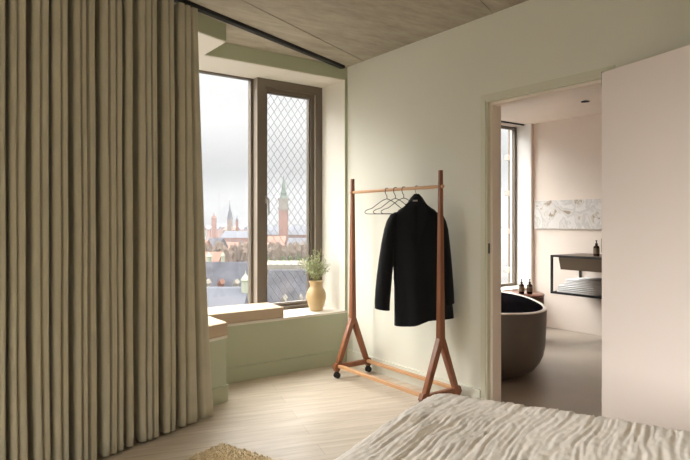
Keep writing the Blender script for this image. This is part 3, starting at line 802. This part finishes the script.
for x_ in (284, 300, 306):
    Dn = 56; m_ = fx(x_, Dn); z = hz(302, Dn)
    q = MB(); q.box(-.2, .2, -.8, .9, z-1.0, z+.3, m_)
    q.loft([[m_ @ Vector(v) for v in ((-.27, y, z+.27), (0, y, z+.7), (.27, y, z+.27))] for y in (-1.3, 1.2)]); q.build('dormer', 'stone', rf3)
roof_house(262, 330, 262.5, 105, 10, 1.0, 'stone', 'stone', 'pale flat-roofed street front behind the large slate roof', flat=True)
# city hall
D = 430
e, M0, W, zt, zr = roof_house(226, 256, 231, D, 40, 4.5, 'brick', 'slate2', 'long red brick hall with a grey roof on the left skyline')
e, M0, W, zt, zr = roof_house(260, 345, 226, D-10, 40, 6, 'brick', 'slate2', 'broad red brick hall at the foot of the clock tower')
tw = empty('clock_tower', (*far(283.6, 420), GZ), 'tall red brick clock tower with a green copper spire', 'tower')
m_ = fx(283.6, 394); Dt = 394
zz1, zz2, zz3, zz4 = hz(209, Dt), hz(199.5, Dt), hz(196, Dt), hz(176, Dt); hw = 4.2/569*Dt
MB().box(-hw, hw, -hw, hw, GZ, zz1, m_).build('tower_shaft', 'brick', tw)
q = MB(); q.box(-hw*1.22, hw*1.22, -hw*1.22, hw*1.22, zz1-.4, zz1+1.0, m_); q.box(-hw*1.0, hw*1.0, -hw*1.0, hw*1.0, zz1+1.0, zz2, m_); q.box(-hw*1.25, hw*1.25, -hw*1.25, hw*1.25, zz2-.6, zz2+.7, m_)
q.build('belfry', 'stone', tw)
cf = MB(); cf.tube([m_ @ Vector((0, -hw*1.0, (zz1+zz2)/2+.3)), m_ @ Vector((0, -hw*.9-.6, (zz1+zz2)/2+.3))], 1.6, 20); cf.build('clock_face', 'stone', tw)
q = MB()
def sq(r, z): return [m_ @ Vector(v) for v in ((-r, -r, z), (r, -r, z), (r, r, z), (-r, r, z))]
q.loft([sq(hw*.9, zz2+.6), sq(hw*.62, zz3), sq(hw*.62, zz3+1.5), sq(hw*.72, zz3+1.7), sq(hw*.42, zz3+4.0), sq(hw*.36, zz3+6.5), sq(.12, zz4)]); q.build('copper_spire', 'copper', tw)
def spire(px_, yb, ym, yt, D, wpx, wm, sm, label):
    m_ = fx(px_, D); r = wpx/569*D/2; e = empty('church_spire', (*far(px_, D), GZ), label, 'tower')
    MB().box(-r, r, -r, r, GZ, hz(ym, D), m_).build('tower_shaft', wm, e)
    def s4(r, z): return [m_ @ Vector(v) for v in ((-r, -r, z), (r, -r, z), (r, r, z), (-r, r, z))]
    h0_, h1_ = hz(ym, D), hz(yt, D); hh = h1_-h0_
    MB().loft([s4(r*1.15, h0_), s4(r*.7, h0_+hh*.25), s4(r*.75, h0_+hh*.3), s4(r*.3, h0_+hh*.5), s4(.15, h1_)]).build('spire_cap', sm, e)
spire(229.8, 235, 219, 200, 520, 4.4, 'brick2', 'slate', 'slim dark church spire left of centre on the skyline')
spire(214, 235, 218.0, 213, 480, 4.2, 'brick', 'tile', 'stout square brick tower at the left end of the skyline')
spire(237, 235, 221, 215.5, 470, 2.2, 'brick', 'slate', 'small brick turret just right of the church spire')
# far rows of houses on the horizon and below the hall
rr2 = random.Random(11)
for i in range(16):
    px_ = 198 + i*8.2 + rr2.uniform(-2, 2); D_ = 620+(i % 4)*100
    roof_house(px_-5, px_+6, rr2.uniform(224.0, 227.5), D_, 30, 4, rr2.choice(['brick', 'stone', 'brick2']), rr2.choice(['slate', 'tile', 'slate2']), 'tiny distant house in the row along the hazy horizon', group='distant houses along the horizon', windows=False)
hs = [(196, 208, 240, 250, 'tile', 'brick2', 'orange-roofed house at the left edge of the left pane'), (210, 223, 238, 270, 'slate', 'brick', 'dark-roofed brick house below the square tower'), (225, 256, 242, 310, 'tile', 'brick', 'long low orange-roofed wing in front of the red hall'), (199, 222, 252, 165, 'tile', 'brick2', 'broad orange-roofed house behind the copper lanterns'),
      (262, 286, 236, 340, 'tile', 'brick', 'orange-roofed wing below the clock tower'), (289, 322, 238, 280, 'slate2', 'brick2', 'grey-roofed wing to the right of the clock tower')]
for a_, b_, y_, D_, r_m, w_m, lb in hs: roof_house(a_, b_, y_, D_, 22, 5, w_m, r_m, lb)
# bare park trees
def tree(px_, yt, D_, wpx, label, m_='bark', group=None):
    c = far(px_, D_); zt_ = hz(yt, D_); R = wpx/569*D_/2
    e = empty('city_tree', (c.x, c.y, GZ), label, 'tree', group)
    b = bmesh.new(); bmesh.ops.create_icosphere(b, subdivisions=3, radius=1)
    for v in b.verts:
        n_ = noise.noise(v.co*2.3+Vector((px_, 0, D_))); v.co *= 1+.45*n_
    hgt = min(9.0, zt_-GZ-1)
    b.transform(Matrix.Translation((c.x, c.y, zt_-hgt*.5)) @ Matrix.Diagonal((R, R, hgt*.5, 1)))
    q = MB(); q.merge(b); q.build('crown', m_, e)
    MB().tube([(c.x, c.y, GZ), (c.x, c.y, zt_-hgt*.5)], [.35, .2], 6).build('trunk', 'bark', e)
for i in range(24):
    tree(196+i*5.6+rr2.uniform(-2, 2), rr2.uniform(241, 249), 185+(i % 5)*15, rr2.uniform(9, 14), 'brownish bare winter tree in the park before the red halls', group='bare winter trees in the park')
for i in range(7):
    tree(268+i*7.5, rr2.uniform(256, 258), 124+(i % 2)*9, 9, 'dark green tree along the street behind the large slate roof', 'conifer', 'green street trees')

# winter haze lying over the city
hm = bpy.data.materials.new('winter_haze'); hm.use_nodes = True
t = hm.node_tree; t.nodes.clear(); o_ = t.nodes.new('ShaderNodeOutputMaterial'); vs = t.nodes.new('ShaderNodeVolumeScatter')
vs.inputs['Color'].default_value = (.96, .97, 1, 1); vs.inputs['Density'].default_value = .00016; vs.inputs['Anisotropy'].default_value = .2
t.links.new(vs.outputs[0], o_.inputs['Volume']); M['haze'] = hm
hz_ = MB().box(-800, 1400, 40, 950, GZ+.02, 50).build('haze', 'haze', **S)
